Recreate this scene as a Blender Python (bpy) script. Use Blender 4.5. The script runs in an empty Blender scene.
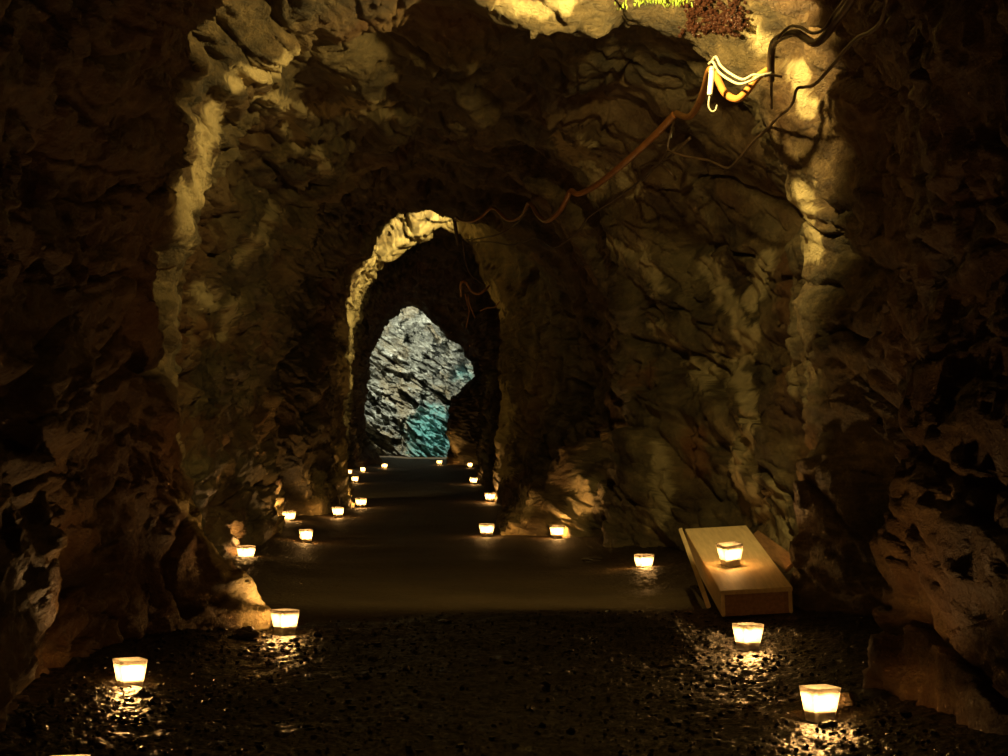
import bpy, bmesh, math, random
import numpy as np
from mathutils import Vector, Matrix

random.seed(7)
S = bpy.context.scene
COL = S.collection
CAMZ, HZ, F = 0.62, 425.0, 1000.0
K = 2.0            # long lens: metres along the tunnel per unit of D


def at(px, py, D):
    """direction of a point seen in the photo, taken at a real distance D along the tunnel"""
    return Vector(((px - 504) / F * D, K * D, CAMZ - (py - HZ) / F * D))


# ------------------------------------------------------------------ noise
_r = np.random.RandomState(11)
_perm = _r.permutation(256)
_perm = np.concatenate([_perm, _perm, _perm]).astype(np.int32)
_g = _r.normal(size=(256, 3)); _g /= np.linalg.norm(_g, axis=1)[:, None]
_g = _g.astype(np.float32)


def pn(P, seed=0):
    """gradient noise, P (...,3) -> about -0.7..0.7"""
    P = np.asarray(P, np.float32) + np.float32(seed * 17.31)
    I = np.floor(P).astype(np.int32); f = P - I; I &= 255
    w = f * f * f * (f * (f * 6 - 15) + 10)
    out = 0
    for dx in (0, 1):
        for dy in (0, 1):
            for dz in (0, 1):
                h = _perm[_perm[_perm[(I[..., 0] + dx) & 255] + ((I[..., 1] + dy) & 255)] + ((I[..., 2] + dz) & 255)]
                g = _g[h]
                d = g[..., 0] * (f[..., 0] - dx) + g[..., 1] * (f[..., 1] - dy) + g[..., 2] * (f[..., 2] - dz)
                wx = w[..., 0] if dx else 1 - w[..., 0]
                wy = w[..., 1] if dy else 1 - w[..., 1]
                wz = w[..., 2] if dz else 1 - w[..., 2]
                out = out + d * wx * wy * wz
    return out


def fbm(P, o=4, seed=0, gain=.5, lac=2.03):
    a, s, t = 1., 0., 0.
    for i in range(o):
        s = s + a * pn(P * lac ** i, seed + i); t += a; a *= gain
    return s / t


def ridged(P, o=4, seed=0, gain=.55):
    a, s, t = 1., 0., 0.
    for i in range(o):
        s = s + a * (1 - 2.2 * np.abs(pn(P * 2.07 ** i, seed + i))); t += a; a *= gain
    return s / t


def rot(axis, deg):
    return np.array(Matrix.Rotation(math.radians(deg), 3, axis), np.float32)


def sstep(a, b, x):
    t = np.clip((x - a) / (b - a), 0, 1); return t * t * (3 - 2 * t)


def facets(P, seed):
    """angular slabs: cellular noise giving tilted planes (returns height)"""
    I = np.floor(P).astype(np.int32)
    best = np.full(P.shape[:-1], 9., np.float32); val = np.zeros_like(best)
    for dx in (-1, 0, 1):
        for dy in (-1, 0, 1):
            for dz in (-1, 0, 1):
                J = I + np.array([dx, dy, dz])
                h = _perm[_perm[_perm[(J[..., 0] + seed) & 255] + (J[..., 1] & 255)] + (J[..., 2] & 255)]
                c = J + .5 + .45 * _g[h]
                d = P - c
                q = (d ** 2).sum(-1)
                g = _g[(h * 7 + 3) & 255]
                v = (g * d).sum(-1) * .9 + (h / 255. - .5) * .8
                m = q < best
                best = np.where(m, q, best); val = np.where(m, v, val)
    return val


# ------------------------------------------------------------------ node helpers
def new_mat(name):
    m = bpy.data.materials.new(name); m.use_nodes = True
    n = m.node_tree.nodes; n.clear()
    return m, n, m.node_tree.links


def nd(n, t, **kw):
    x = n.new(t)
    for k, v in kw.items():
        if k in x.inputs: x.inputs[k].default_value = v
        else: setattr(x, k, v)
    return x


def ramp(n, l, src, stops):
    r = n.new('ShaderNodeValToRGB'); e = r.color_ramp.elements
    while len(e) > 1: e.remove(e[-1])
    e[0].position = stops[0][0]; e[0].color = (*stops[0][1], 1)
    for p, c in stops[1:]:
        k = e.new(p); k.color = (*c, 1)
    l.new(src, r.inputs[0]); return r.outputs[0]


def mixc(n, l, f, a, b, mode='MIX'):
    m = n.new('ShaderNodeMix'); m.data_type = 'RGBA'; m.blend_type = mode
    for s, v in ((0, f), (6, a), (7, b)):
        if isinstance(v, bpy.types.NodeSocket): l.new(v, m.inputs[s])
        else: m.inputs[s].default_value = (*v, 1) if isinstance(v, tuple) and len(v) == 3 else v
    return m.outputs[2]


def mmath(n, l, op, a, b=0.):
    m = n.new('ShaderNodeMath'); m.operation = op
    for s, v in ((0, a), (1, b)):
        if isinstance(v, bpy.types.NodeSocket): l.new(v, m.inputs[s])
        else: m.inputs[s].default_value = v
    return m.outputs[0]


def rock_material(name, stops, pale_col, rust_col, rough=(.42, .75), scale=1., strat=(0, 45, 0), bump=.9):
    m, n, l = new_mat(name)
    tc = nd(n, 'ShaderNodeTexCoord')
    mp = nd(n, 'ShaderNodeMapping'); l.new(tc.outputs['Object'], mp.inputs[0])
    mp.inputs['Rotation'].default_value = [math.radians(a) for a in strat]
    mp.inputs['Scale'].default_value = (1.0 * scale, 1.0 * scale, 4.5 * scale)
    n1 = nd(n, 'ShaderNodeTexNoise', Scale=3.0, Detail=9., Roughness=.62, Distortion=.6); l.new(mp.outputs[0], n1.inputs[0])
    n2 = nd(n, 'ShaderNodeTexNoise', Scale=18.0 * scale, Detail=9., Roughness=.75, Distortion=.3); l.new(tc.outputs['Object'], n2.inputs[0])
    n3 = nd(n, 'ShaderNodeTexNoise', Scale=1.1 * scale, Detail=4., Roughness=.5); l.new(tc.outputs['Object'], n3.inputs[0])
    mixf = mmath(n, l, 'ADD', mmath(n, l, 'MULTIPLY', n1.outputs[0], .52), mmath(n, l, 'MULTIPLY', n2.outputs[0], .48))
    c = ramp(n, l, mixf, stops)
    # rusty drifts
    rf = ramp(n, l, n3.outputs[0], [(.5, (0, 0, 0)), (.68, (1, 1, 1))])
    c = mixc(n, l, mmath(n, l, 'MULTIPLY', rf, .45), c, rust_col)
    at_p = nd(n, 'ShaderNodeAttribute', attribute_name='pale'); at_r = nd(n, 'ShaderNodeAttribute', attribute_name='rust')
    c = mixc(n, l, at_r.outputs['Fac'], c, rust_col)
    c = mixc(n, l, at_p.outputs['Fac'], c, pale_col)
    at_t = nd(n, 'ShaderNodeAttribute', attribute_name='teal')
    tt = mixc(n, l, n2.outputs[0], (.03, .25, .26), (.30, .66, .58))
    c = mixc(n, l, at_t.outputs['Fac'], c, tt)
    # bump
    v1 = nd(n, 'ShaderNodeTexNoise', Scale=45.0 * scale, Detail=7., Roughness=.7, Distortion=.4); l.new(tc.outputs['Object'], v1.inputs[0])
    mp2 = nd(n, 'ShaderNodeMapping'); l.new(tc.outputs['Object'], mp2.inputs[0])
    mp2.inputs['Rotation'].default_value = [math.radians(a) for a in strat]
    mp2.inputs['Scale'].default_value = (2.5 * scale, 2.5 * scale, 7 * scale)
    v2 = nd(n, 'ShaderNodeTexNoise', Scale=3.0, Detail=6., Roughness=.7, Distortion=.8); l.new(mp2.outputs[0], v2.inputs[0])
    v3 = nd(n, 'ShaderNodeTexNoise', Scale=120.0 * scale, Detail=4., Roughness=.7); l.new(tc.outputs['Object'], v3.inputs[0])
    h = mmath(n, l, 'ADD', mmath(n, l, 'ADD', mmath(n, l, 'MULTIPLY', v1.outputs[0], .9), mmath(n, l, 'MULTIPLY', v3.outputs[0], .4)), mmath(n, l, 'MULTIPLY', v2.outputs[0], .5))
    b = nd(n, 'ShaderNodeBump', Strength=bump, Distance=.035 / scale); l.new(h, b.inputs['Height'])
    p = nd(n, 'ShaderNodeBsdfPrincipled')
    l.new(c, p.inputs['Base Color']); l.new(b.outputs[0], p.inputs['Normal'])
    rr = nd(n, 'ShaderNodeMapRange'); l.new(n2.outputs[0], rr.inputs[0])
    rr.inputs[1].default_value = .35; rr.inputs[2].default_value = .65
    rr.inputs[3].default_value = rough[0]; rr.inputs[4].default_value = rough[1]
    l.new(rr.outputs[0], p.inputs['Roughness'])
    p.inputs['Specular IOR Level'].default_value = .55
    o = nd(n, 'ShaderNodeOutputMaterial'); l.new(p.outputs[0], o.inputs[0])
    return m


def plain(name, col, rough=.5, col2=None, scale=30, bump=.2, spec=.5, metal=0., stretch=(1, 1, 1), dist=.004):
    m, n, l = new_mat(name)
    tc = nd(n, 'ShaderNodeTexCoord'); mp = nd(n, 'ShaderNodeMapping'); l.new(tc.outputs['Object'], mp.inputs[0])
    mp.inputs['Scale'].default_value = stretch
    t = nd(n, 'ShaderNodeTexNoise', Scale=float(scale), Detail=6., Roughness=.6); l.new(mp.outputs[0], t.inputs[0])
    c = mixc(n, l, ramp(n, l, t.outputs[0], [(.35, (0, 0, 0)), (.65, (1, 1, 1))]), col, col2 or tuple(x * .6 for x in col))
    b = nd(n, 'ShaderNodeBump', Strength=bump, Distance=dist); l.new(t.outputs[0], b.inputs['Height'])
    p = nd(n, 'ShaderNodeBsdfPrincipled', Roughness=rough, Metallic=metal)
    p.inputs['Specular IOR Level'].default_value = spec
    l.new(c, p.inputs['Base Color']); l.new(b.outputs[0], p.inputs['Normal'])
    o = nd(n, 'ShaderNodeOutputMaterial'); l.new(p.outputs[0], o.inputs[0])
    return m


M_rock = rock_material('dark_schist', [(.34, (.010, .008, .004)), (.44, (.050, .035, .014)), (.54, (.13, .090, .035)), (.66, (.33, .235, .10))],
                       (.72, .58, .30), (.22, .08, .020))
M_end = rock_material('silvery_rock', [(.36, (.015, .016, .012)), (.46, (.12, .12, .09)), (.54, (.32, .32, .25)), (.63, (.75, .76, .64))],
                      (.8, .8, .7), (.34, .26, .13), rough=(.22, .5), scale=.6, strat=(30, -35, 20), bump=1.)


def floor_material():
    m, n, l = new_mat('wet_mine_floor')
    tc = nd(n, 'ShaderNodeTexCoord')
    t = nd(n, 'ShaderNodeTexNoise', Scale=2.2, Detail=8., Roughness=.6); l.new(tc.outputs['Object'], t.inputs[0])
    t2 = nd(n, 'ShaderNodeTexNoise', Scale=60., Detail=5., Roughness=.7); l.new(tc.outputs['Object'], t2.inputs[0])
    v = nd(n, 'ShaderNodeTexVoronoi', Scale=70.); l.new(tc.outputs['Object'], v.inputs[0])
    wet = nd(n, 'ShaderNodeAttribute', attribute_name='wet')
    c = mixc(n, l, t.outputs[0], (.024, .015, .006), (.115, .075, .032))
    c = mixc(n, l, wet.outputs['Fac'], c, (.007, .0045, .002))
    p = nd(n, 'ShaderNodeBsdfPrincipled'); l.new(c, p.inputs['Base Color']); p.inputs['Specular IOR Level'].default_value = .4
    rr = nd(n, 'ShaderNodeMapRange'); l.new(wet.outputs['Fac'], rr.inputs[0]); rr.inputs[3].default_value = .62; rr.inputs[4].default_value = .26
    l.new(rr.outputs[0], p.inputs['Roughness'])
    h = mmath(n, l, 'ADD', mmath(n, l, 'MULTIPLY', v.outputs['Distance'], .8), t2.outputs[0])
    b = nd(n, 'ShaderNodeBump', Distance=.010); l.new(h, b.inputs['Height'])
    br = nd(n, 'ShaderNodeMapRange'); l.new(wet.outputs['Fac'], br.inputs[0]); br.inputs[3].default_value = .6; br.inputs[4].default_value = .6
    l.new(br.outputs[0], b.inputs['Strength'])
    l.new(b.outputs[0], p.inputs['Normal'])
    o = nd(n, 'ShaderNodeOutputMaterial'); l.new(p.outputs[0], o.inputs[0])
    return m


M_floor = floor_material()


# ------------------------------------------------------------------ mesh helpers
def grid_obj(name, P, mat, attrs=None, closed=False, flip=False):
    NV, NU, _ = P.shape
    me = bpy.data.meshes.new(name)
    idx = np.arange(NV * NU).reshape(NV, NU)
    a, b, c, d = idx[:-1, :-1], idx[:-1, 1:], idx[1:, 1:], idx[1:, :-1]
    q = np.stack([a, b, c, d] if not flip else [a, d, c, b], -1).reshape(-1, 4)
    me.vertices.add(NV * NU); me.vertices.foreach_set('co', P.astype(np.float32).ravel())
    me.loops.add(q.size); me.loops.foreach_set('vertex_index', q.astype(np.int32).ravel())
    me.polygons.add(len(q)); me.polygons.foreach_set('loop_start', np.arange(0, q.size, 4, dtype=np.int32))
    me.polygons.foreach_set('use_smooth', np.ones(len(q), bool))
    me.update(calc_edges=True)
    for k, v in (attrs or {}).items():
        at_ = me.attributes.new(k, 'FLOAT', 'POINT'); at_.data.foreach_set('value', v.astype(np.float32).ravel())
    me.materials.append(mat)
    o = bpy.data.objects.new(name, me); COL.objects.link(o)
    return o


def obj(name, bm, mat, parent=None, smooth=False):
    me = bpy.data.meshes.new(name); bm.normal_update(); bm.to_mesh(me); bm.free()
    if smooth: me.polygons.foreach_set('use_smooth', [True] * len(me.polygons))
    me.materials.append(mat)
    o = bpy.data.objects.new(name, me); COL.objects.link(o)
    if parent: o.parent = parent
    return o


def tag(o, label=None, cat=None, group=None, kind=None):
    for k, v in (('label', label), ('category', cat), ('group', group), ('kind', kind)):
        if v: o[k] = v
    return o


def empty(name, loc=(0, 0, 0), rz=0):
    o = bpy.data.objects.new(name, None); COL.objects.link(o); o.location = loc; o.rotation_euler = (0, 0, rz); o.empty_display_size = .05
    return o


def copy_tree(o, parent=None):
    c = o.copy(); COL.objects.link(c); c.parent = parent
    for ch in list(o.children): copy_tree(ch, c)
    return c


# ------------------------------------------------------------------ the tunnel
def px(D, pts):
    return D, [((x - 504) / F * D, CAMZ - (y - HZ) / F * D) for x, y in pts]


ST = [
    (-1.6, [(-1.1, 0), (-1.15, 1), (-.8, 1.9), (0, 2.2), (.8, 1.9), (1.15, 1), (1.1, 0)]),
    (1.2, [(-1.0, 0), (-1.12, .5), (-1.1, 1.1), (-.8, 1.9), (0, 2.25), (.8, 2.0), (1.05, 1.2), (1.0, .5), (.98, 0)]),
    (1.9, [(-1.0, 0), (-1.08, .5), (-1.05, 1.1), (-.8, 1.9), (0, 2.25), (.7, 2.05), (.98, 1.3), (.98, .6), (.97, 0)]),
    (2.1, [(-1.1, 0), (-1.1, .5), (-1.05, 1.1), (-.8, 1.85), (0, 2.25), (.65, 2.05), (.93, 1.5), (.97, 1.0), (.97, .6), (.96, .25), (.93, 0)]),
    (2.25, [(-1.12, 0), (-1.12, .3), (-1.04, .6), (-1.02, 1.1), (-.8, 1.8), (0, 2.25), (.6, 2.1), (.9, 1.7), (.97, 1.1), (.97, .7), (.93, .4), (.88, .2), (.85, 0)]),
    (2.5, [(-1.15, 0), (-1.12, .3), (-1.08, .6), (-1.06, 1.1), (-.85, 1.8), (-.3, 2.25), (.4, 2.35), (.95, 2.0), (1.1, 1.3), (1.12, .85), (1.3, .45), (1.42, .2), (1.42, 0)]),
    (2.8, [(-1.1, 0), (-1.12, .35), (-1.13, .7), (-1.1, 1.2), (-.95, 1.75), (-.55, 2.15), (0, 2.3), (.5, 2.4), (.95, 2.1), (1.15, 1.5), (1.12, .9), (1.32, .5), (1.5, .25), (1.5, 0)]),
    (2.98, [(-.71, -.02), (-.72, .06), (-.775, .11), (-.86, .17), (-.95, .25), (-1.03, .42), (-1.08, .65), (-1.06, 1.0), (-1.03, 1.4), (-.93, 1.8), (-.58, 2.05), (0, 2.12), (.5, 2.15),
            (.90, 1.85), (1.05, 1.45), (1.10, .9), (1.25, .45), (1.3, .2), (1.3, 0)]),
    px(3.2, [(256, 616), (224, 592), (194, 560), (178, 505), (166, 440), (165, 380), (178, 310), (188, 255), (196, 200), (205, 150), (214, 112), (238, 84),
             (270, 74), (300, 55), (318, 28), (350, 8), (430, 4), (480, 12), (540, 27), (600, 30), (650, 24), (690, 38), (716, 62), (768, 98), (782, 130),
             (794, 170), (803, 200), (805, 250), (808, 300), (816, 350), (822, 400), (818, 450), (800, 490), (790, 550), (798, 590), (812, 622)]),
    (3.42, [(-.95, 0), (-1.15, .3), (-1.2, .6), (-1.15, 1.2), (-.98, 1.68), (-.6, 1.93), (0, 2.02), (.5, 2.0), (.88, 1.82), (1.06, 1.4), (1.1, .8), (1.06, 0)]),
    (3.75, [(-1.28, 0), (-1.31, .6), (-1.25, 1.2), (-1.08, 1.68), (-.65, 1.92), (0, 2.0), (.5, 2.02), (.88, 1.84), (1.12, 1.4), (1.16, .8), (1.16, 0)]),
    (4.4, [(-1.32, 0), (-1.31, .6), (-1.25, 1.2), (-1.0, 1.72), (-.6, 1.92), (0, 1.99), (.45, 1.95), (.8, 1.74), (1.02, 1.4), (1.03, .8), (.98, 0)]),
    px(5.0, [(246, 549), (240, 480), (245, 420), (250, 340), (262, 260), (290, 195), (335, 155), (400, 136), (450, 134), (520, 145), (570, 176),
             (600, 222), (619, 300), (625, 400), (618, 480), (604, 549)]),
    (5.28, [(-1.3, 0), (-1.28, .6), (-1.2, 1.2), (-.95, 1.75), (-.5, 2.12), (0, 2.26), (.4, 2.2), (.64, 1.8), (.68, 1.2), (.62, .6), (.54, 0)]),
    px(5.4, [(268, 540), (262, 450), (262, 380), (275, 300), (300, 225), (345, 170), (400, 148), (450, 145), (500, 160), (560, 195), (600, 260), (624, 320),
             (622, 400), (612, 450), (594, 490), (584, 515), (567, 540)]),
    px(5.5, [(268, 537), (262, 450), (262, 380), (275, 300), (300, 225), (345, 170), (400, 148), (450, 145), (500, 160), (560, 195), (600, 260), (624, 320),
             (616, 400), (600, 450), (582, 485), (556, 512), (552, 537)]),
    px(5.56, [(268, 536), (262, 450), (262, 380), (275, 300), (300, 225), (345, 170), (400, 148), (450, 145), (500, 160), (560, 195), (600, 260), (624, 320),
             (612, 390), (590, 430), (552, 470), (530, 505), (507, 535)]),
    px(6.0, [(258, 528), (256, 450), (262, 380), (278, 300), (308, 230), (350, 185), (400, 165), (450, 160), (500, 175), (560, 225), (612, 300),
             (614, 400), (580, 450), (545, 490), (507, 528)]),
    px(6.5, [(266, 519), (262, 450), (268, 380), (285, 300), (315, 240), (355, 195), (400, 180), (450, 178), (500, 190), (570, 240), (602, 300),
             (602, 400), (560, 460), (525, 490), (507, 519)]),
    px(6.8, [(316, 516), (310, 470), (300, 420), (298, 350), (308, 290), (338, 245), (380, 222), (430, 214), (465, 214), (530, 240), (585, 300),
             (588, 380), (550, 450), (507, 516)]),
    px(7.4, [(346, 509), (338, 485), (328, 450), (322, 380), (328, 320), (346, 260), (385, 210), (430, 178), (470, 188), (515, 230), (545, 300), (545, 400), (508, 509)]),
    px(8.0, [(343, 503), (343, 460), (344, 420), (346, 380), (350, 335), (362, 300), (375, 272), (398, 255), (420, 240), (440, 229), (463, 233), (472, 248),
             (482, 270), (492, 292), (500, 310), (504, 345), (503, 385), (508, 410), (498, 440), (503, 460), (499, 503)]),
    px(8.5, [(338, 498), (335, 430), (338, 350), (360, 280), (400, 240), (440, 215), (480, 240), (505, 300), (512, 400), (502, 498)]),
    px(10.5, [(341, 484), (338, 440), (347, 380), (355, 320), (380, 280), (420, 258), (455, 262), (480, 300), (492, 350), (493, 420), (485, 484)]),
    px(12.6, [(335, 474), (333, 430), (342, 370), (360, 310), (400, 275), (440, 275), (475, 310), (488, 360), (488, 430), (484, 474)]),
    px(14.8, [(372, 468), (356, 435), (356, 380), (368, 325), (396, 292), (430, 290), (468, 325), (488, 360), (488, 430), (485, 468)]),
    px(15.7, [(383, 464), (375, 450), (366, 438), (364, 415), (366, 390), (372, 352), (385, 325), (402, 308), (418, 307), (432, 320), (445, 333), (460, 345),
              (470, 362), (477, 376), (462, 388), (452, 400), (449, 430), (449, 464)]),
    px(16.2, [(378, 464), (360, 438), (358, 390), (368, 340), (400, 296), (432, 305), (470, 345), (486, 376), (472, 388), (458, 402), (456, 430), (458, 464)]),
    (17.0, [(-3.4, 0), (-3.6, 1.5), (-3.1, 2.9), (-1.7, 3.7), (-.6, 3.3), (.1, 2.4), (.25, 1.2), (.1, 0)]),
    (20.6, [(-3.6, 0), (-3.8, 1.5), (-3.3, 3.0), (-1.7, 3.9), (-.5, 3.4), (.2, 2.4), (.35, 1.2), (.2, 0)]),
]
NU = 720
UT = np.linspace(0, 1, NU)


def resample(pts, D):
    pts = [np.array(p, float) for p in pts]
    a, b = pts[0], pts[-1]
    pts = [np.array([a[0] - .03, -.22])] + pts + [np.array([b[0] + .03, -.22])]
    P = np.array(pts)
    cx = (P[:, 0].min() + P[:, 0].max()) / 2
    if abs(D - 16) < .9: cx = -1.40 * D / 16
    cz = .85 if D < 15 else 1.0
    ang = np.arctan2(-(P[:, 0] - cx), P[:, 1] - cz)      # 0 at the top, + on the left
    t = -ang
    t = np.maximum.accumulate(t + np.arange(len(t)) * 1e-4)
    # mixture of angle and length keeps corners
    # interpolate outline densely first
    k = np.linspace(0, len(P) - 1, 40 * len(P))
    Q = np.stack([np.interp(k, np.arange(len(P)), P[:, i]) for i in (0, 1)], 1)
    tq = -np.arctan2(-(Q[:, 0] - cx), Q[:, 1] - cz)
    tq = np.maximum.accumulate(tq + np.arange(len(tq)) * 1e-6)
    L = np.concatenate([[0], np.cumsum(np.linalg.norm(np.diff(Q, axis=0), axis=1))]); L /= L[-1]
    A = (tq - tq[0]) / (tq[-1] - tq[0])
    T = .75 * A + .25 * L
    return np.stack([np.interp(UT, T, Q[:, 0]), np.interp(UT, T, Q[:, 1])], 1)


Ds = np.array([s[0] for s in ST])
OUT = np.array([resample(s[1], s[0]) for s in ST])
rows = np.concatenate([np.linspace(-1.6, 1.3, 24)[:-1], np.geomspace(1.3, 2.3, 110)[:-1], np.geomspace(2.3, 8.6, 640)[:-1], np.geomspace(8.6, 17.2, 200)[:-1], np.linspace(17.2, 20.6, 40)])
NV = len(rows)
P0 = np.zeros((NV, NU, 3), np.float32)
for j, D in enumerate(rows):
    i = min(max(np.searchsorted(Ds, D) - 1, 0), len(Ds) - 2)
    t = (D - Ds[i]) / (Ds[i + 1] - Ds[i]); t = .45 * t + .55 * (t * t * (3 - 2 * t))
    xz = OUT[i] * (1 - t) + OUT[i + 1] * t
    P0[j, :, 0] = xz[:, 0]; P0[j, :, 1] = D * K; P0[j, :, 2] = xz[:, 1]
# outward direction: radial in the section, tempered by the true surface normal
dU = np.gradient(P0, axis=1); dV = np.gradient(P0, axis=0)
N = np.cross(dV, dU); N /= np.linalg.norm(N, axis=2, keepdims=True) + 1e-9
cen = P0.mean(axis=1, keepdims=True)
rad = P0 - cen; rad[..., 1] = 0; rad /= np.linalg.norm(rad, axis=2, keepdims=True) + 1e-9
N *= np.sign((N * rad).sum(-1, keepdims=True))
nrm = N * .45 + rad * .55; nrm /= np.linalg.norm(nrm, axis=2, keepdims=True)

far = sstep(7, 16, P0[..., 1] / K)
Z = P0[..., 2]; X = P0[..., 0]; Y = P0[..., 1]
side = sstep(.25, .9, np.abs(nrm[..., 0]))
Q = P0 @ rot('Y', 42) @ rot('Z', 14)          # bedding dips to the right
strat = Q * np.array([.9, .8, 5.2], np.float32)
warp = fbm(P0 * 1.6, 3, 40)[..., None] * np.array([.3, .3, .9], np.float32)
led = fbm(strat + warp, 4, 3, .55)
led = led + .35 * np.tanh(led * 9)
big = fbm(P0 * 1.7, 3, 20)
mid = ridged(P0 * np.array([4.2, 3.6, 3.2], np.float32) + warp, 5, 60)
fine = fbm(P0 * 19, 3, 90)
fac = facets((Q * np.array([2.6, 2.2, 6.5], np.float32)) + fbm(P0 * 3, 2, 77)[..., None] * 1.2, 5)
fac2 = facets((Q * np.array([6.5, 6, 15], np.float32)) + fbm(P0 * 6, 2, 78)[..., None] * 1.4, 9)
flow = ridged(np.stack([X * 5.5 + Y * 1.5, Y * 5.5, Z * 1.5], -1) + warp * 1.3, 4, 31)
low = (1 - sstep(.6, 1.5, Z)) * side
drip = ridged(np.stack([X * 11 + Y * 3, Y * 8 - X * 2, Z * 2.6], -1) + warp * 2, 4, 171)
crag = ridged(P0 * 13 + warp * 2, 4, 181, .65)
calm = sstep(3.4, 3.8, Y / K) * (1 - sstep(7.6, 8.0, Y / K)) * np.maximum(sstep(.1, .3, X + .25 * (Y / K - 4)), sstep(1.3, 1.7, Z))
nearf = 1 - sstep(2.75, 3.05, Y / K)
flow2 = ridged(np.stack([X * 10 + Y * 2, Y * 9, Z * 2.2], -1) + warp * 2.2, 4, 231)
disp = (big * .14 - (flow2 - .35) * .050 * nearf * side - led * .085 * (1 - .55 * nearf) - (mid - .3) * .030 * (1 - .4 * low) * (1 - .5 * calm) - fine * .010 - fac * .036 * (1 - .4 * calm) * (1 - .6 * nearf) - fac2 * .013 * (1 - .5 * calm)
        - (flow - .3) * .050 * low * (1 - .6 * calm) - (drip - .3) * .032 * side * (1 - .5 * calm) - (crag - .3) * .013 * (1 - .4 * calm))
# open bedding joints
j1 = np.abs(pn(strat * np.array([1.1, 1.1, .8], np.float32) + 5 + warp * 1.5, 55))
j2 = np.abs(pn(strat * np.array([1.7, 1.5, 1.9], np.float32) + 9 + warp * 2.0, 57))
disp += .055 * (1 - sstep(0, .05, j1)) + .022 * (1 - sstep(0, .07, j2))
amp = 1 + .1 * far
for D0 in (3.2, 8.0, 15.7):                    # keep the lips of the three arches close to their outline
    amp = amp * (1 - .45 * np.exp(-((Y / K - D0) / (.06 * D0)) ** 2))
PT = P0 + nrm * (disp * amp)[..., None]


def proj(P):
    y = np.maximum(P[..., 1] / K, .3)
    return 504 + P[..., 0] / y * F, HZ - (P[..., 2] - CAMZ) / y * F


SX, SY = proj(PT)


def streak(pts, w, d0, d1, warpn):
    """mask along a polyline on the wall: mineral streaks, pale lips, painted candle glow"""
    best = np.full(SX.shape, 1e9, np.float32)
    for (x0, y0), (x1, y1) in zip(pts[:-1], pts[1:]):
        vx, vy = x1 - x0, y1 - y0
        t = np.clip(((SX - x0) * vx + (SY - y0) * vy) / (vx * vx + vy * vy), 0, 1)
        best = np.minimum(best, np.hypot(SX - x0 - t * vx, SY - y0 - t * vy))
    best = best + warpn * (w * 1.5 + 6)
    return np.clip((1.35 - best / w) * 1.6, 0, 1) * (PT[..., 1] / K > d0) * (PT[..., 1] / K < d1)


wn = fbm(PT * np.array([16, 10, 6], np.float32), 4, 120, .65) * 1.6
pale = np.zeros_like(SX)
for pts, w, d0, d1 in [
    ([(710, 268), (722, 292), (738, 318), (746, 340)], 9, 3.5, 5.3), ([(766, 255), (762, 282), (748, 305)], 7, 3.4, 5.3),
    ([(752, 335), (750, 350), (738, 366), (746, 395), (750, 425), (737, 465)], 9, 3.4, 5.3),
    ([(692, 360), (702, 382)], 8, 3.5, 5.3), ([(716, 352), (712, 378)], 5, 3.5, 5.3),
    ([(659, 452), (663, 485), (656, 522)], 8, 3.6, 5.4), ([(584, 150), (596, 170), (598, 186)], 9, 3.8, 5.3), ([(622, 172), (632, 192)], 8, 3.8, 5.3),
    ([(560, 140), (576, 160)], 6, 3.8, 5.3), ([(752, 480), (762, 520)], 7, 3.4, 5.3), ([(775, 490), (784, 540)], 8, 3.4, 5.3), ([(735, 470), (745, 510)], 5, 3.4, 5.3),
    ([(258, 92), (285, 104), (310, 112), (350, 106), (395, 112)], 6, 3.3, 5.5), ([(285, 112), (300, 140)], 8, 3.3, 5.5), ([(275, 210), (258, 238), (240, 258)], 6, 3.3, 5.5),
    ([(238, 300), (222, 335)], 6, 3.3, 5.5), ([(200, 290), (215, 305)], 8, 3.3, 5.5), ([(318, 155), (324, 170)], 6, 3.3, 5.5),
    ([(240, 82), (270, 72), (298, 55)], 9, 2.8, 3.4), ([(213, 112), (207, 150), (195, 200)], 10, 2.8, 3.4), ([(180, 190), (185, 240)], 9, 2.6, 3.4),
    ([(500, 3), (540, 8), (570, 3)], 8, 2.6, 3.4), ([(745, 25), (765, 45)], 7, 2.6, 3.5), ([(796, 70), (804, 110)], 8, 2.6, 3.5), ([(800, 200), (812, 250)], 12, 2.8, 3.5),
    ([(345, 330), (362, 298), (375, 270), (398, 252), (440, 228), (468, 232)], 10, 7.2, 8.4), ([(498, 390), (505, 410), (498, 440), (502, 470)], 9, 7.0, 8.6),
    ([(255, 575), (248, 600), (262, 620)], 16, 2.7, 3.3), ([(185, 500), (205, 530), (225, 570)], 7, 2.6, 3.3), ([(318, 480), (321, 516)], 9, 6.3, 7.2), ([(345, 450), (343, 475), (352, 505)], 8, 7, 8.2),  # wall feet painted paler, standing in for candle glow on the rock
    ([(528, 498), (512, 528)], 9, 5.5, 6.4), ([(585, 490), (578, 515), (565, 540)], 14, 5.2, 5.9), ([(275, 500), (285, 530)], 10, 5.5, 6.5), ([(455, 440), (475, 462)], 10, 14, 16.5),  # candle glow painted pale on the farther wall feet too
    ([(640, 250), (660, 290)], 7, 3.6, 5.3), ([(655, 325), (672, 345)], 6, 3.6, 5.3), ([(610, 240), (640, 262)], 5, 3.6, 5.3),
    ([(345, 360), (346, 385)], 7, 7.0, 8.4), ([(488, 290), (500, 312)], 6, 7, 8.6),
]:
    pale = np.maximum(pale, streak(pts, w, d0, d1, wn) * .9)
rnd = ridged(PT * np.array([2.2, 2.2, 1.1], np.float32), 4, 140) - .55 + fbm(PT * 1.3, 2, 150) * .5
pale = np.maximum(pale, np.clip(rnd * 3., 0, 1) * .22 * sstep(2.9, 3.5, PT[..., 1] / K))
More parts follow.
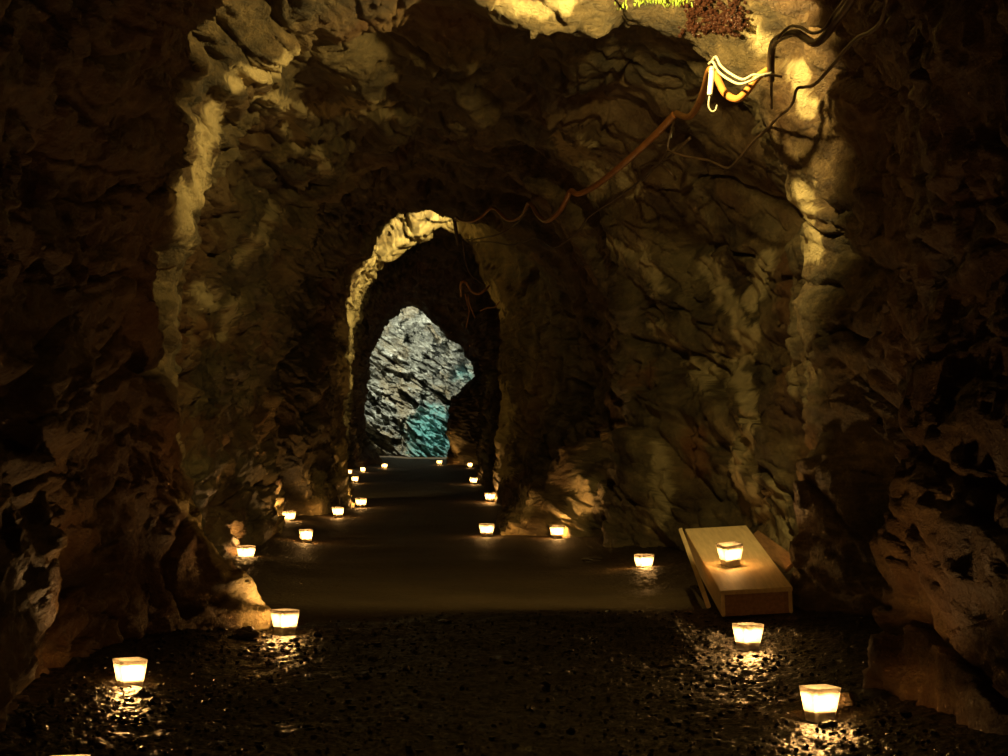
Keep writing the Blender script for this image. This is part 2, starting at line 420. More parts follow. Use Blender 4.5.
rust = np.maximum(.3 * nearf * side, np.maximum(streak([(690, 440), (694, 470)], 12, 3.4, 5.3, wn), streak([(630, 380), (650, 372)], 10, 3.4, 5.3, wn)) * .8)
for pts, w in [([(160, 440), (230, 430), (280, 420)], 20), ([(200, 330), (255, 340)], 14)]:
    rust = np.maximum(rust, streak(pts, w, 2.8, 6, wn) * .5)
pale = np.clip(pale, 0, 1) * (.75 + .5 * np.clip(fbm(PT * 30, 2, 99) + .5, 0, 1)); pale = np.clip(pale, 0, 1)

cut1, cut2 = int(NU * .36), int(NU * .64)
for nm, a, b in (('wall_left', 0, cut1 + 1), ('ceiling', cut1, cut2 + 1), ('wall_right', cut2, NU)):
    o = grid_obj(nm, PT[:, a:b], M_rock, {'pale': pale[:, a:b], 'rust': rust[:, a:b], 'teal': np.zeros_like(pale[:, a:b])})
    tag(o, kind='structure')

# end wall
nx, nz = 420, 420
gx, gz = np.meshgrid(np.linspace(-3.9, .5, nx), np.linspace(-.25, 3.9, nz))
PE = np.stack([gx, np.full_like(gx, 19.4 * K), gz], -1).astype(np.float32)
PEr = PE @ rot('Y', 38)
dis = .42 * fbm(PE * 1.1, 3, 200) + .30 * facets(PEr * np.array([1.5, 1, 4.6], np.float32) + fbm(PE * 2, 2, 201)[..., None], 21) \
    + .15 * facets(PEr * np.array([4.5, 3, 14], np.float32) + fbm(PE * 4, 2, 202)[..., None], 23) + .05 * ridged(PE * 3, 4, 205) + .05 * facets(PEr * np.array([10, 8, 26], np.float32), 33)
PE[..., 1] += dis - .5 * sstep(1.6, 0, gz)
ex, ey = proj(PE)
tn = fbm(PE * 5, 4, 210) * 30
te = np.clip(1.15 - np.hypot((ex - 432) / 27, (ey - 436) / 34) + tn / 38, 0, 1)
te = np.maximum(te, np.clip(1.0 - np.hypot((ex - 466) / 14, (ey - 374) / 11) + tn / 30, 0, 1) * .4)
te = np.clip(te * 1.5 + tn / 60, 0, 1) * (te > 0)
rs = np.clip(fbm(PE * 1.8, 3, 220) * 2.5 + sstep(385, 440, ey) * .3, 0, .5)
tag(grid_obj('wall_back', PE, M_end, {'pale': np.zeros_like(te), 'rust': rs, 'teal': te}, flip=True), kind='structure')

# ------------------------------------------------------------------ floor
fr = np.concatenate([np.linspace(-1.6, 1.3, 20)[:-1], np.geomspace(1.3, 4.6, 520)[:-1], np.geomspace(4.6, 20.4, 240)])
fu = np.linspace(-1, 1, 640)
axis = np.interp(fr, [-2, 3, 5, 7, 10, 16, 17, 21], [0, 0, -.35, -.6, -.85, -1.4, -1.7, -1.7])
half = np.interp(fr, [-2, 3, 5, 8, 16, 17, 21], [1.65, 1.65, 1.4, 1.2, 1.3, 2.2, 2.3])
PF = np.zeros((len(fr), len(fu), 3), np.float32)
PF[..., 0] = axis[:, None] + half[:, None] * fu[None]; PF[..., 1] = K * fr[:, None]
FX, FY = PF[..., 0].copy(), PF[..., 1].copy()


def floor_parts(FX, FY):
    P = np.stack([FX, FY, np.zeros_like(FX)], -1).astype(np.float32)
    wet = 1 - sstep(3.0, 3.5, FY / K + pn(P * 1.5, 300) * .6)
    edge = sstep(.55, 1.0, np.abs(FX - np.interp(FY / K, [-2, 3, 5, 7, 10, 16], [0, 0, -.35, -.6, -.85, -1.15])))
    wet = np.maximum(wet, edge * (1 - sstep(4.6, 6, FY / K)) * .8)
    h = fbm(P * 1.5, 3, 310) * .035 * sstep(.5, 1.5, FY / K)
    g = (facets(P * np.array([48, 42, 1], np.float32), 41) * .0045 + (ridged(P * 22, 3, 320) - .3) * .007 + np.clip(facets(P * 19, 47), 0, 1) * .010)
    h = h + g * (.25 + .6 * wet) + .03 * edge
    return h, wet


def floor_z(x, y):
    h, _ = floor_parts(np.array([[x]], np.float32), np.array([[y]], np.float32)); return float(h[0, 0])


hz, wet = floor_parts(FX, FY)
PF[..., 2] = hz
# flatten where glasses stand
CANDLES = [
    (70, 1.63, 12, 'glass tealight holder cut off by the bottom left corner of the view'),
    (130, 2.32, 28, 'tapered glass tealight on wet gravel near the bottom left'),
    (285, 2.94, 40, 'glass tealight beside the pale bulging wall foot on the left'),
    (246, 4.5, 45, 'glass tealight with a glittering puddle in front, behind the bulging wall foot on the left'),
    (306, 5.2, 15, 'glass tealight set furthest out from the left wall, right of its two neighbours'),
    (289, 6.3, 45, 'glass tealight close under the left wall where the smooth rock slope ends'),
    (338, 6.7, 30, 'glass tealight at the foot of the brightly lit narrow rock fin on the left'),
    (361, 7.5, 45, 'glass tealight at the left foot of the middle arch'),
    (355, 10.6, 20, 'lowest of the cluster of three tiny lights beyond the left foot of the middle arch'),
    (348.6, 12.2, 45, 'tiny light nearest the left wall in the cluster of three beyond the middle arch'),
    (363, 12.9, 0, 'tiny light on the right of the cluster of three beyond the middle arch'),
    (384.5, 14.1, 30, 'tiny light below the left edge of the bright grey end wall'),
    (439.5, 15.45, 45, 'tiny light directly below the turquoise patch of the end wall'),
    (470, 14.5, 10, 'tiny light beside the glowing broken rock at the far right foot'),
    (473.5, 10.5, 30, 'small glass tealight under a curl of lit rock on the right, beyond the middle arch'),
    (490, 8.0, 45, 'glass tealight at the right foot of the middle arch'),
    (486.7, 5.5, 38, 'glass tealight left of the orange lit rock foot, right side of the path'),
    (557, 5.4, 20, 'glass tealight in front of the fan of orange lit rock on the right'),
    (644, 4.2, 30, 'glass tealight on muddy ground left of the wooden box'),
    (748, 2.74, 30, 'square glass tealight in front of the wooden box with a bright glint at its left'),
    (820, 2.075, 22, 'largest glass tealight, on wet gravel at the bottom right'),
]
CP = []
for cx, D, r, lab in CANDLES:
    x = (cx - 504) / F * D
    z0 = float(np.clip(floor_z(x, D * K), -.004, .004))
    CP.append((x, D * K, z0))
    d = np.hypot(FX - x, FY - D * K); w = 1 - sstep(.035, .075, d)
    PF[..., 2] = PF[..., 2] * (1 - w) + z0 * w
of = grid_obj('floor', PF, M_floor, {'wet': wet}, flip=False)
tag(of, kind='structure')

# ------------------------------------------------------------------ gravel and stones
M_gravel = plain('wet_gravel', (.018, .012, .006), .22, (.007, .005, .0025), 40, .5, spec=.6)
M_stone = plain('stone', (.14, .10, .055), .5, (.05, .035, .02), 12, .8, dist=.01)


def rock_bm(r, seed, sub=2, squash=(1, 1, .7), bm=None, loc=(0, 0, 0)):
    b = bmesh.new(); bmesh.ops.create_icosphere(b, subdivisions=sub, radius=1)
    A = np.array([v.co[:] for v in b.verts], np.float32)
    k = 1 + .55 * fbm(A * 1.1, 2, seed) + .35 * facets(A * 1.7, seed % 200) + .1 * fbm(A * 4, 2, seed + 5)
    A = A * k[:, None] * np.array(squash) * r + np.array(loc)
    for v, c in zip(b.verts, A): v.co = c
    return b


rg = np.random.RandomState(5)
base = []
for s in range(12):
    b = bmesh.new(); bmesh.ops.create_icosphere(b, subdivisions=1, radius=1)
    A = np.array([v.co[:] for v in b.verts]) * (1 + .28 * rg.normal(size=(len(b.verts), 1)).clip(-1, 1)) * rg.uniform(.6, 1.2, 3)
    Fc = np.array([[v.index for v in f.verts] for f in b.faces]); base.append((A, Fc)); b.free()
VV, FF, nv = [], [], 0
ng = 8000
gxs = rg.uniform(-1.0, .84, ng); gys = K * 1.3 * (3.7 / 1.3) ** rg.uniform(0, 1, ng)
keep = []
gh, gw = floor_parts(gxs[None].astype(np.float32), gys[None].astype(np.float32)); gh, gw = gh[0], gw[0]
for i in range(ng):
    if gw[i] < .5 or rg.uniform() > .25 + .75 * min(1, abs(gxs[i]) / .6) or any(math.hypot(gxs[i] - c[0], gys[i] - c[1]) < .07 for c in CP): continue
    r = .0025 + .006 * rg.uniform() ** 2.5 + (.012 * rg.uniform() if rg.uniform() < .03 else 0)
    A, Fc = base[i % 12]
    a = rg.uniform(0, 6.28); R = np.array([[math.cos(a), -math.sin(a), 0], [math.sin(a), math.cos(a), 0], [0, 0, .7]])
    VV.append((A @ R.T) * r + [gxs[i], gys[i], gh[i] + r * .35]); FF.append(Fc + nv); nv += len(A)
me = bpy.data.meshes.new('gravel'); me.from_pydata(np.concatenate(VV).tolist(), [], np.concatenate(FF).tolist()); me.materials.append(M_gravel)
og = bpy.data.objects.new('gravel', me); COL.objects.link(og)
tag(og, 'wet dark gravel scattered over the tunnel floor in the foreground', 'gravel', kind='stuff')

STONES = [
    (592, 561, 4.55, .035, 'small flat pale stone on the mud near the right wall, left of the box', (1.3, 1, .45)),
    (843, 717, 2.12, .022, 'small dark angular stone right of the largest glass tealight', (1, 1, .8)),
    (828, 721, 2.03, .014, 'small stone just in front of the largest glass tealight', (1.5, .8, .6)),
    (668, 668, 2.55, .02, 'lone stone on the dark gravel in the middle right foreground', (1.2, 1, .6)),
    (246, 640, 2.85, .03, 'dark stone at the toe of the pale bulging wall foot on the left', (1.2, 1, .7)),
]
for sx, sy, D, r, lab, sq in STONES:
    p = at(sx, sy, D); b = rock_bm(r, int(sx), 3, sq)
    o = obj('stone', b, M_stone, smooth=False); o.location = (p.x, D * K, floor_z(p.x, D * K) + r * sq[2] * .5)
    tag(o, lab, 'stone')

# ------------------------------------------------------------------ glass tealights
def glass_material():
    m, n, l = new_mat('frosted_votive_glass')
    tc = nd(n, 'ShaderNodeTexCoord')
    t = nd(n, 'ShaderNodeTexNoise', Scale=60., Detail=4.); l.new(tc.outputs['Object'], t.inputs[0])
    tr = nd(n, 'ShaderNodeBsdfTransparent'); tr.inputs[0].default_value = (1, .96, .9, 1)
    tl = nd(n, 'ShaderNodeBsdfTranslucent'); tl.inputs[0].default_value = (.95, .88, .74, 1)
    df = nd(n, 'ShaderNodeBsdfDiffuse'); df.inputs[0].default_value = (.85, .8, .7, 1)
    gl = nd(n, 'ShaderNodeBsdfGlossy', Roughness=.08)
    fz = mmath(n, l, 'ADD', mmath(n, l, 'MULTIPLY', t.outputs[0], .36), .22)
    m1 = nd(n, 'ShaderNodeMixShader'); l.new(fz, m1.inputs[0]); l.new(tr.outputs[0], m1.inputs[1]); l.new(tl.outputs[0], m1.inputs[2])
    m2 = nd(n, 'ShaderNodeMixShader'); m2.inputs[0].default_value = .06; l.new(m1.outputs[0], m2.inputs[1]); l.new(df.outputs[0], m2.inputs[2])
    fr_ = nd(n, 'ShaderNodeFresnel', IOR=1.45)
    m3 = nd(n, 'ShaderNodeMixShader'); l.new(fr_.outputs[0], m3.inputs[0]); l.new(m2.outputs[0], m3.inputs[1]); l.new(gl.outputs[0], m3.inputs[2])
    o = nd(n, 'ShaderNodeOutputMaterial'); l.new(m3.outputs[0], o.inputs[0])
    return m


def emit_material(name, col, st):
    m, n, l = new_mat(name)
    e = nd(n, 'ShaderNodeEmission'); e.inputs[0].default_value = (*col, 1); e.inputs[1].default_value = st
    o = nd(n, 'ShaderNodeOutputMaterial'); l.new(e.outputs[0], o.inputs[0]); return m


M_glass = glass_material()
M_flame = emit_material('candle_flame', (1, .62, .22), 60)
M_wax = plain('candle_wax', (.82, .74, .58), .4, (.75, .66, .5), 20, .05)
M_wick = plain('burnt_wick', (.02, .015, .01), .9)
M_tin = plain('tealight_tin', (.6, .58, .55), .3, metal=.9, bump=.05)


def sq_ring(hw, z, r=.28, n=6):
    """rounded square section"""
    pts = []
    rr = hw * r
    for q in range(4):
        ca = q * math.pi / 2
        cx = (hw - rr) * (1 if q in (0, 3) else -1); cy = (hw - rr) * (1 if q in (0, 1) else -1)
        for k in range(n):
            a = ca + k / (n - 1) * math.pi / 2
            pts.append((cx + rr * math.cos(a), cy + rr * math.sin(a), z))
    return pts


def loft(bm, rings, cap0=True, cap1=True):
    R = [[bm.verts.new(p) for p in ring] for ring in rings]
    n = len(R[0])
    for a, b in zip(R[:-1], R[1:]):
        for i in range(n): bm.faces.new((a[i], a[(i + 1) % n], b[(i + 1) % n], b[i]))
    if cap0: bm.faces.new(R[0][::-1])
    if cap1: bm.faces.new(R[-1])
    return bm


def circ(r, z, n=20, cx=0, cy=0):
    return [(cx + r * math.cos(2 * math.pi * k / n), cy + r * math.sin(2 * math.pi * k / n), z) for k in range(n)]


def make_candle():
    root = empty('glass_tealight')
    b = bmesh.new()
    loft(b, [sq_ring(.0225, 0), sq_ring(.025, .002), sq_ring(.0262, .012), sq_ring(.0315, .043), sq_ring(.0362, .071), sq_ring(.0362, .0735), sq_ring(.0335, .0735),
             sq_ring(.0292, .045), sq_ring(.0238, .0125), sq_ring(.0205, .0105)])
    obj('glass_cup', b, M_glass, root, True)
    b = bmesh.new(); loft(b, [sq_ring(.0200, .0112), sq_ring(.0232, .0130), sq_ring(.0254, .0270), sq_ring(.0240, .0268), sq_ring(.012, .0262), sq_ring(.003, .0255)])
    wx = obj('wax', b, M_wax, root, True)
    b = bmesh.new(); loft(b, [circ(.0009, .0250, 8), circ(.0009, .030, 8), circ(.0008, .033, 8, .001)])
    obj('wick', b, M_wick, wx, True)
    b = bmesh.new()
    prof = [(.0006, .030), (.0032, .032), (.0052, .037), (.0056, .041), (.0044, .047), (.0026, .053), (.0009, .059), (.0002, .061)]
    loft(b, [circ(r, z, 14, .0004 * i) for i, (r, z) in enumerate(prof)])
    obj('flame', b, M_flame, root, True)
    L = bpy.data.lights.new('candle_light', 'POINT'); L.energy = CANDLE_W; L.color = (1, .53, .17); L.shadow_soft_size = .006
    lo = bpy.data.objects.new('candle_light', L); COL.objects.link(lo); lo.parent = root; lo.location = (.001, 0, .056)
    return root


CANDLE_W = 2.9
proto = make_candle()
for i, ((cx, D, r, lab), (x, y, z)) in enumerate(zip(CANDLES, CP)):
    o = proto if i == 0 else copy_tree(proto)
    o.scale = (.94, .94, .98); o.location = (x, y, z + .001); o.rotation_euler = (0, 0, math.radians(r))
    tag(o, lab, 'candle', 'tealights in glasses along the tunnel floor')

# ------------------------------------------------------------------ wooden box and planks
def wood(name, a, b_, rough=.65):
    return plain(name, a, rough, b_, 9, .5, stretch=(9, .8, 9), dist=.003)


M_wood = wood('weathered_plywood', (.78, .58, .30), (.62, .45, .22))
M_wood2 = wood('reddish_board', (.36, .19, .08), (.22, .11, .045))


def board(bm, x0, x1, y0, y1, z0, z1, bev=.002):
    r = bmesh.ops.create_cube(bm, size=1)
    for v in r['verts']:
        v.co = Vector(((x0 + x1) / 2 + v.co.x * (x1 - x0), (y0 + y1) / 2 + v.co.y * (y1 - y0), (z0 + z1) / 2 + v.co.z * (z1 - z0)))
    es = {e for v in r['verts'] for e in v.link_edges}
    bmesh.ops.bevel(bm, geom=list(es), offset=bev, segments=2, affect='EDGES')


# the four top corners, measured from the photo and squared up
FL, FR, BL, BR = at(720, 591, 3.10), at(784, 581, 3.14), at(684, 528, 3.66), at(739, 520, 3.72)
org = FL
ey_ = ((BL - FL) + (BR - FR)).normalized()
ex_ = ((FR - FL) + (BR - BL)); ex_ = (ex_ - ex_.dot(ey_) * ey_).normalized()
ez_ = ex_.cross(ey_)
Wd, Ln = (FR - FL).length, (BL - FL).length
TH = .082
box = empty('wooden_box')
Mx = Matrix((ex_, ey_, ez_)).transposed().to_4x4(); Mx.translation = org - ez_ * TH
box.matrix_world = Mx
t = .014
b = bmesh.new(); board(b, 0, Wd, 0, Ln, TH - t, TH); obj('top_board', b, M_wood, box)
for nm, x0, x1 in (('side_board', .002, t), ('side_board', Wd - t, Wd - .002)):
    b = bmesh.new(); board(b, x0, x1, .001, Ln - .001, 0, TH - t); obj(nm, b, M_wood, box)
for y0, y1 in ((.001, t), (Ln - t, Ln - .001)):
    b = bmesh.new(); board(b, t, Wd - t, y0, y1, 0, TH - t); obj('end_board', b, M_wood2, box)
for i_, (ux, uy) in enumerate([(.02, .03), (Wd - .02, .03), (.02, Ln - .03), (Wd - .02, Ln - .03)]):
    b = bmesh.new(); loft(b, [circ(.0032, TH, 10, ux, uy), circ(.0028, TH + .0008, 10, ux, uy)]); obj('nail_head', b, M_tin, box)
tag(box, 'pale wooden box tilted against the foot of the right wall, carrying a tealight', 'box')


def plank(p0, p1, w, th, up, mat, lab, name='plank'):
    d = (p1 - p0); L = d.length; yv = d.normalized(); xv = yv.cross(up).normalized(); zv = xv.cross(yv)
    o_b = bmesh.new(); board(o_b, -w / 2, w / 2, 0, L, 0, th)
    o = obj(name, o_b, mat); m_ = Matrix((xv, yv, zv)).transposed().to_4x4(); m_.translation = p0; o.matrix_world = m_
    return tag(o, lab, 'plank', 'loose boards by the wooden box')


plank(at(709, 608, 2.99), at(684.5, 541, 3.62), .014, .05, Vector((-.35, -.1, 1)), M_wood, 'narrow board standing on edge along the left side of the wooden box')
plank(at(786, 571, 3.28), at(748, 541, 3.72), .012, .055, Vector((.75, 0, .7)), M_wood2, 'thin board with a sawn end leaning off the right side of the wooden box')
# stones that carry the box
for lab, (u, v, rr, sq) in {
    'rough stone propping up the rear of the wooden box': (.5, .86, .11, (1, .8, .9)),
    'low stone under the front end of the wooden box': (.55, .12, .06, (1.2, 1, .55))}.items():
    pb = Mx @ Vector((Wd * u, Ln * v, 0))
    hgt = max(pb.z, .03)
    bb = rock_bm(1, 400 + int(u * 100), 3, (1, 1, 1))
    A = np.array([q.co[:] for q in bb.verts]); A -= (A.max(0) + A.min(0)) / 2; A /= (A.max(0) - A.min(0))
    A *= np.array([Wd * .75, .16, hgt + .012])
    for q, c in zip(bb.verts, A): q.co = c
    o = obj('stone', bb, M_stone); o.location = (pb.x, pb.y, (hgt + .012) / 2 - .006)
    tag(o, lab, 'stone')
# tealight on the box
cb = copy_tree(proto)
pt = org + ex_ * (Wd * .42) + ey_ * (Ln * .30)
cand = at(730, 567, 3.30)
# slide the glass on the top board to the photographed spot
def on_top(pxx, pyy):
    r_ = at(pxx, pyy, 1) - Vector((0, 0, CAMZ)); c0 = Vector((0, 0, CAMZ))
    k_ = (org - c0).dot(ez_) / r_.dot(ez_); return c0 + r_ * k_
pt = on_top(730.5, 566)
mm = Matrix.Rotation(math.radians(18), 4, 'Z')
Mc = Matrix((ex_, ey_, ez_)).transposed().to_4x4(); Mc.translation = pt + ez_ * .001
cb.matrix_world = Mc @ mm
tag(cb, 'glass tealight standing on top of the pale wooden box', 'candle', 'tealights in glasses along the tunnel floor')

# ------------------------------------------------------------------ cables
def catmull(pts, n=8):
    P = [pts[0]] + pts + [pts[-1]]; out = []
    for i in range(1, len(P) - 2):
        for k in range(n):
            t = k / n; a, b_, c, d = P[i - 1], P[i], P[i + 1], P[i + 2]
            out.append(.5 * ((2 * b_) + (-a + c) * t + (2 * a - 5 * b_ + 4 * c - d) * t * t + (-a + 3 * b_ - 3 * c + d) * t ** 3))
    out.append(P[-2]); return out


def tube(name, pts, r0, r1, mat, parent=None, sides=12, n=8):
    C = catmull([at(*p) for p in pts], n)
    bm = bmesh.new(); prev = None; rings = []
    up = Vector((0, 0, 1))
    for i, c in enumerate(C):
        tg = (C[min(i + 1, len(C) - 1)] - C[max(i - 1, 0)]).normalized()
        s = tg.cross(up)
        if s.length < .05: s = tg.cross(Vector((1, 0, 0)))
        s.normalize(); u = s.cross(tg).normalized(); up = u
        r = r0 + (r1 - r0) * i / (len(C) - 1)
        rings.append([c + (s * math.cos(2 * math.pi * k / sides) + u * math.sin(2 * math.pi * k / sides)) * r for k in range(sides)])
    loft(bm, rings)
    return obj(name, bm, mat, parent, True)


M_brown = plain('brown_cable_sheath', (.48, .19, .05), .32, (.34, .125, .035), 14, .15)
M_orange = plain('orange_cable_sheath', (.55, .24, .06), .35, (.42, .17, .04), 14, .15)
M_grey = plain('grey_cable_sheath', (.40, .38, .26), .45, (.28, .26, .18), 14, .15)
M_dark = plain('dark_cable_sheath', (.10, .055, .025), .5, (.06, .035, .018), 14, .15)
M_white = plain('white_plastic', (.75, .72, .58), .4, (.62, .6, .48), 14, .1)

c1 = tube('power_cable', [(676, 113, 3.95), (655, 135, 4.1), (630, 158, 4.25), (601, 182, 4.5), (586, 191, 4.65), (577, 194, 4.7), (571, 191, 4.75), (566, 200, 4.8), (559, 212, 4.9), (547, 221, 5.1),
                         (538, 216, 5.4), (529, 203, 5.7), (522, 216, 5.9), (508, 220, 6.1), (493, 208, 6.3), (481, 217, 6.45), (470, 222, 6.6), (458, 219, 6.8), (452, 208, 7.0)], .0155, .007, M_brown)
tag(c1, 'thick reddish brown cable sagging in waves from the right wall to the middle arch', 'cable')
c2 = tube('power_cable', [(676, 113, 3.95), (688, 117, 3.75), (697, 107, 3.55), (704, 90, 3.3), (710, 70, 3.12), (717, 78, 3.08), (725, 93, 3.04), (737, 99, 3.0), (748, 90, 2.98), (757, 78, 2.97), (768, 70, 2.97)], .0125, .011, M_orange)
tag(c2, 'orange cable hanging in a bright loop beside the white connector', 'cable')
c3 = tube('power_cable', [(771, 80, 2.96), (771, 62, 2.93), (773, 45, 2.9), (781, 37, 2.85), (795, 33, 2.8), (805, 38, 2.78), (815, 43, 2.75), (826, 35, 2.72), (836, 20, 2.7), (846, 8, 2.66), (856, -8, 2.6)], .0115, .0115, M_dark)
tag(c3, 'thick dark cable climbing in a bend to the upper right, over the brightly lit rock', 'cable')
c3b = tube('power_cable', [(778, 38, 2.83), (789, 27, 2.8), (800, 27, 2.76), (812, 33, 2.72), (824, 29, 2.69), (834, 14, 2.67), (842, 4, 2.64), (850, -8, 2.6)], .0045, .0045, M_dark)
tag(c3b, 'slim dark cable riding above the thick bent cable at the upper right', 'cable')
c4 = tube('power_cable', [(888, -5, 2.3), (882, 20, 2.34), (870, 32, 2.40), (859, 37, 2.45), (846, 49, 2.52), (831, 67, 2.62), (815, 84, 2.74), (805, 87, 2.88), (797, 89, 2.9), (793, 102, 2.95), (786, 111, 3.0), (779, 116, 3.05),
                          (766, 130, 3.2), (753, 142, 3.35), (738, 160, 3.5), (728, 168, 3.6), (717, 164, 3.65), (707, 160, 3.7), (689, 157, 3.75), (675, 153, 3.78), (668, 148, 3.8), (671, 132, 3.8), (674, 122, 3.85)], .0052, .0042, M_dark)
tag(c4, 'thin dark cable crossing the black right wall and dangling below the orange loop', 'cable')
for k_, (dx, dy) in enumerate([(0, 0), (3, -5)]):
    cg = tube('power_cable', [(709 + dx, 64 + dy / 2, 3.05), (713 + dx, 62 + dy, 3.03), (718 + dx, 71 + dy, 3.0), (728 + dx, 79 + dy, 2.98), (740 + dx, 84 + dy * .9, 2.96), (753, 80 + dy, 2.95), (762, 75, 2.94), (772, 73, 2.93)], .0042, .0042, M_grey)
    tag(cg, ['lower of the two slim grey cables draped over the orange loop', 'upper of the two slim grey cables draped over the orange loop'][k_], 'cable')
c5 = tube('power_cable', [(668, 149, 3.8), (660, 162, 3.9), (648, 172, 4.05), (636, 184, 4.2), (624, 193, 4.4), (606, 205, 4.55), (589, 217, 4.7), (577, 232, 4.85), (562, 244, 5.05), (553, 247, 5.2), (544, 242, 5.4), (535, 238, 5.6), (523, 242, 5.8),
                          (511, 245, 6.0), (490, 242, 6.4), (470, 243, 6.8)], .0042, .0042, M_dark)
tag(c5, 'thin dark cable sagging below the thick brown cable towards the middle arch', 'cable')
c6 = tube('power_cable', [(529, 207, 5.72), (520, 220, 5.9), (511, 228, 6.1), (500, 234, 6.2), (488, 237, 6.4), (476, 239, 6.6), (466, 240, 6.8)], .0045, .0045, M_dark)
tag(c6, 'short thin cable drooping from the last wave of the brown cable', 'cable')
c6b = tube('power_cable', [(690, 138, 3.75), (672, 155, 3.85), (655, 166, 4.05), (643, 180, 4.2), (640, 168, 4.3), (655, 163, 4.2), (668, 170, 4.1), (676, 180, 4.1)], .006, .006, M_dark)
tag(c6b, 'dark cable end looping on the rock under the thick brown cable', 'cable')
c7 = tube('power_cable', [(453, 208, 7.0), (455, 224, 7.0), (458, 244, 7.1)], .014, .012, M_dark)
tag(c7, 'dark cable bundle hanging in front of the lit crown of the middle arch', 'cable')
c8 = tube('power_cable', [(463, 240, 7.0), (465, 258, 7.1), (470, 273, 7.2), (478, 280, 7.25), (485, 285, 7.3)], .007, .007, M_dark)
tag(c8, 'thin cable running down the right side of the middle arch', 'cable')
c9 = tube('power_cable', [(461, 296, 7.3), (461, 283, 7.2), (466, 283, 7.2), (471, 291, 7.2), (478, 294, 7.2), (485, 290, 7.2), (489, 286, 7.25)], .008, .008, M_brown)
tag(c9, 'short curved brown cable across the right shoulder of the middle arch', 'cable')
for pts, lab in (([(465, 294, 7.3), (467, 303, 7.3), (469, 312, 7.3), (466, 328, 7.3)], 'frayed cable end hanging lowest in front of the bright end wall'),
                 ([(468, 296, 7.3), (470, 306, 7.3), (475, 318, 7.3)], 'frayed cable end splaying right above the bright end wall'),
                 ([(480, 311, 7.3), (487, 308, 7.3), (495, 307, 7.3), (500, 301, 7.3)], 'short curled cable end against the right side of the middle arch')):
    tag(tube('cable_end', pts, .005, .004, M_brown), lab, 'cable')

# white connector with its hook
con = empty('cable_connector', at(711, 82, 3.0))
def tube_local(name, pts, r0, r1, mat, parent):
    o = tube(name, pts, r0, r1, mat, parent, 14, 4)
    o.matrix_parent_inverse = parent.matrix_basis.inverted(); return o
con.rotation_euler = (0, 0, 0)
tube_local('connector_body', [(712, 69, 3.0), (711.5, 78, 3.0), (710.5, 88, 3.0), (709.8, 95, 3.0)], .0085, .0085, M_white, con)
tube_local('hook', [(709.8, 95, 3.0), (708.6, 103, 3.0), (709.2, 108, 3.0), (712, 111.5, 3.0), (715.5, 110, 3.0), (717, 105, 3.0)], .0028, .0022, M_grey, con)
tube_local('connector_cap', [(712.2, 66.5, 3.0), (712, 70.5, 3.0)], .0065, .0095, M_grey, con)
tag(con, 'white cable connector with a small hook hanging from the cable loop', 'connector')
hk = empty('cable_connector', at(671, 130, 3.9))
tube_local('connector_body', [(673, 127, 3.86), (672, 133, 3.86), (671, 138, 3.86)], .008, .006, M_grey, hk)
tag(hk, 'small grey connector hanging under the thick brown cable', 'connector')
# iron spike the cables hang from
sp = tube('iron_spike', [(771.5, 108, 3.02), (771.5, 92, 2.99), (771.5, 74, 2.96)], .0045, .0045, M_dark)
tag(sp, 'dark iron spike standing upright where the cables cross the lit rock', 'spike')
clip_ = tube('cable_clip', [(764, 76, 2.93), (773, 75, 2.93), (782, 77, 2.93)], .004, .004, M_dark)
tag(clip_, 'dark metal clip holding the cables at the lit rock', 'clip')

# ------------------------------------------------------------------ moss and crust on the first arch
def surf_at(sx, sy, d0, d1):
    m = (PT[..., 1] / K > d0) & (PT[..., 1] / K < d1)
    q = np.where(m, np.hypot(SX - sx, SY - sy), 1e9)
    # nearest surface among close hits
    c = np.argwhere(q < max(q.min() + 1.5, 4))
    j = min(c.tolist(), key=lambda v: PT[v[0], v[1], 1])
    return Vector(PT[j[0], j[1]].tolist())


M_moss = plain('bright_moss', (.30, .42, .04), .6, (.16, .26, .03), 60, .3)
M_crust = plain('dark_mineral_crust', (.022, .008, .005), .16, (.05, .018, .01), 60, .8, spec=.9)
bm = bmesh.new()
rgm = np.random.RandomState(3)
for i in range(520):
    sx = rgm.uniform(632, 686); p = surf_at(sx, rgm.uniform(-14, 3) if i % 2 else rgm.uniform(-6, 2), 2.75, 3.3) if i % 13 == 0 else p + Vector((rgm.normal() * .012, rgm.normal() * .008, rgm.normal() * .004))
    L = rgm.uniform(.006, .02); d = Vector((rgm.normal() * .5, rgm.normal() * .4 - .4, -1 - rgm.uniform())).normalized()
    s = d.cross(Vector((rgm.normal(), rgm.normal(), .1))).normalized() * .0016
    a = bm.verts.new(p + s); b_ = bm.verts.new(p - s); c = bm.verts.new(p + d * L * .6 + s * .8); e = bm.verts.new(p + d * L)
    g = bm.verts.new(p + d * L * .6 - s * .8)
    bm.faces.new((a, c, e, g, b_))
tag(obj('moss', bm, M_moss), 'bright yellow green moss hanging from the rock lip at the top edge', 'moss', kind='stuff')
bm = bmesh.new()
cc = surf_at(716, 10, 2.7, 3.3)
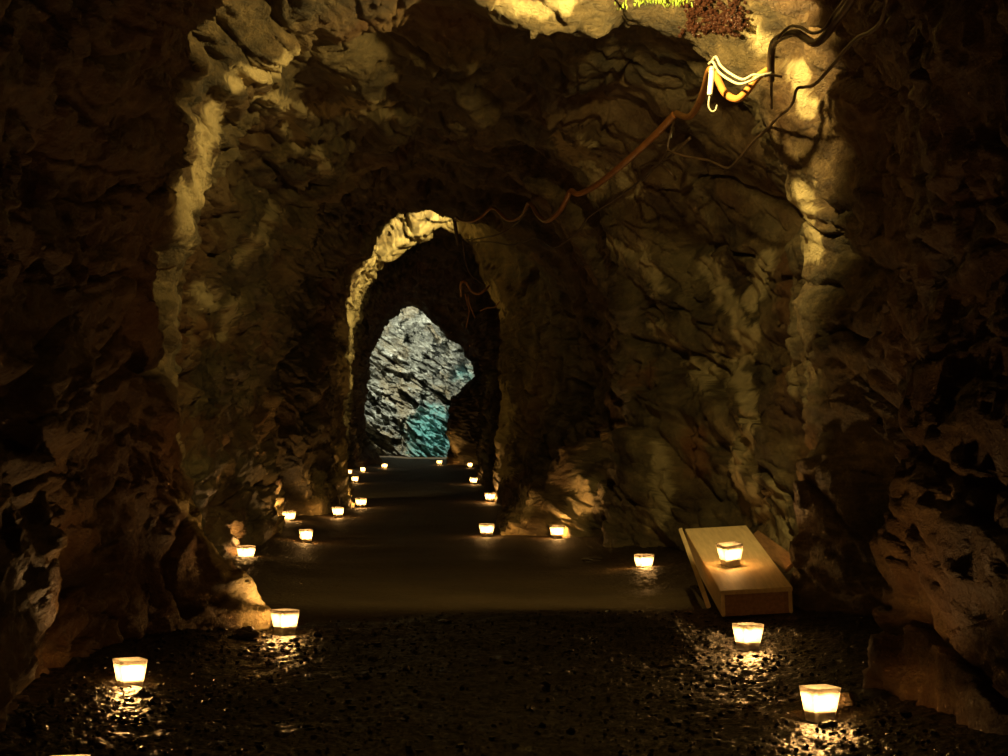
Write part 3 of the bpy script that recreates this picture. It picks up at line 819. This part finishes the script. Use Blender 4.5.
for i in range(1300):
    if i % 10 == 0: pc = surf_at(rgm.uniform(688, 745), rgm.uniform(-12, 32), 2.7, 3.3)
    r = rgm.uniform(.003, .008); p = pc + Vector((rgm.normal() * .01, rgm.normal() * .007, rgm.normal() * .01))
    bmesh.ops.create_icosphere(bm, subdivisions=1, radius=r, matrix=Matrix.Translation(p))
tag(obj('mineral_crust', bm, M_crust), 'glittering dark red mineral crust on the rock at the top right', 'mineral crust', kind='stuff')

# ------------------------------------------------------------------ lamps of the mine
def spot(name, loc, target, W, col, size, blend, rad):
    L = bpy.data.lights.new(name, 'SPOT'); L.energy = W; L.color = col; L.spot_size = math.radians(size); L.spot_blend = blend; L.shadow_soft_size = rad
    o = bpy.data.objects.new(name, L); COL.objects.link(o); o.location = loc
    o.rotation_euler = (Vector(target) - Vector(loc)).to_track_quat('-Z', 'Y').to_euler(); return o


def point(name, loc, W, col, rad):
    L = bpy.data.lights.new(name, 'POINT'); L.energy = W; L.color = col; L.shadow_soft_size = rad
    o = bpy.data.objects.new(name, L); COL.objects.link(o); o.location = loc; return o


YEL = (1, .72, .24)
A0 = Vector((.38, 5.72, 1.845))
spot('arch_lamp', A0, A0 + Vector((-.1, 1.8, .66)), 88, YEL, 176, .22, .02)
B0 = at(455, 213, 7.45)
spot('middle_arch_lamp', B0, B0 + Vector((-.6, 1.1, -.35)), 130, (1, .76, .27), 66, .35, .02)
spot('end_lamp', (-2.4, 36.7, 3.0), (-1.5, 39, 1.2), 660, (1, 1, .84), 120, .4, .05)
spot('end_lamp_low', (-.3, 36.4, 2.3), (-1.2, 39, .7), 80, (.85, 1, .97), 110, .4, .05)

w = bpy.data.worlds.new('world'); S.world = w; w.use_nodes = True
w.node_tree.nodes['Background'].inputs[0].default_value = (0, 0, 0, 1)

# ------------------------------------------------------------------ camera
cam = bpy.data.cameras.new('camera'); co = bpy.data.objects.new('camera', cam); COL.objects.link(co)
co.location = (0, 0, CAMZ); co.rotation_euler = (math.pi / 2, 0, 0)
cam.sensor_width = 36; cam.lens = 36 * F * K / 1008; cam.shift_y = (HZ - 378) / 1008; cam.clip_start = .05
S.camera = co
S.view_settings.view_transform = 'Standard'; S.view_settings.look = 'None'; S.view_settings.gamma = 1; S.view_settings.exposure = 0
S.view_settings.use_curve_mapping = False
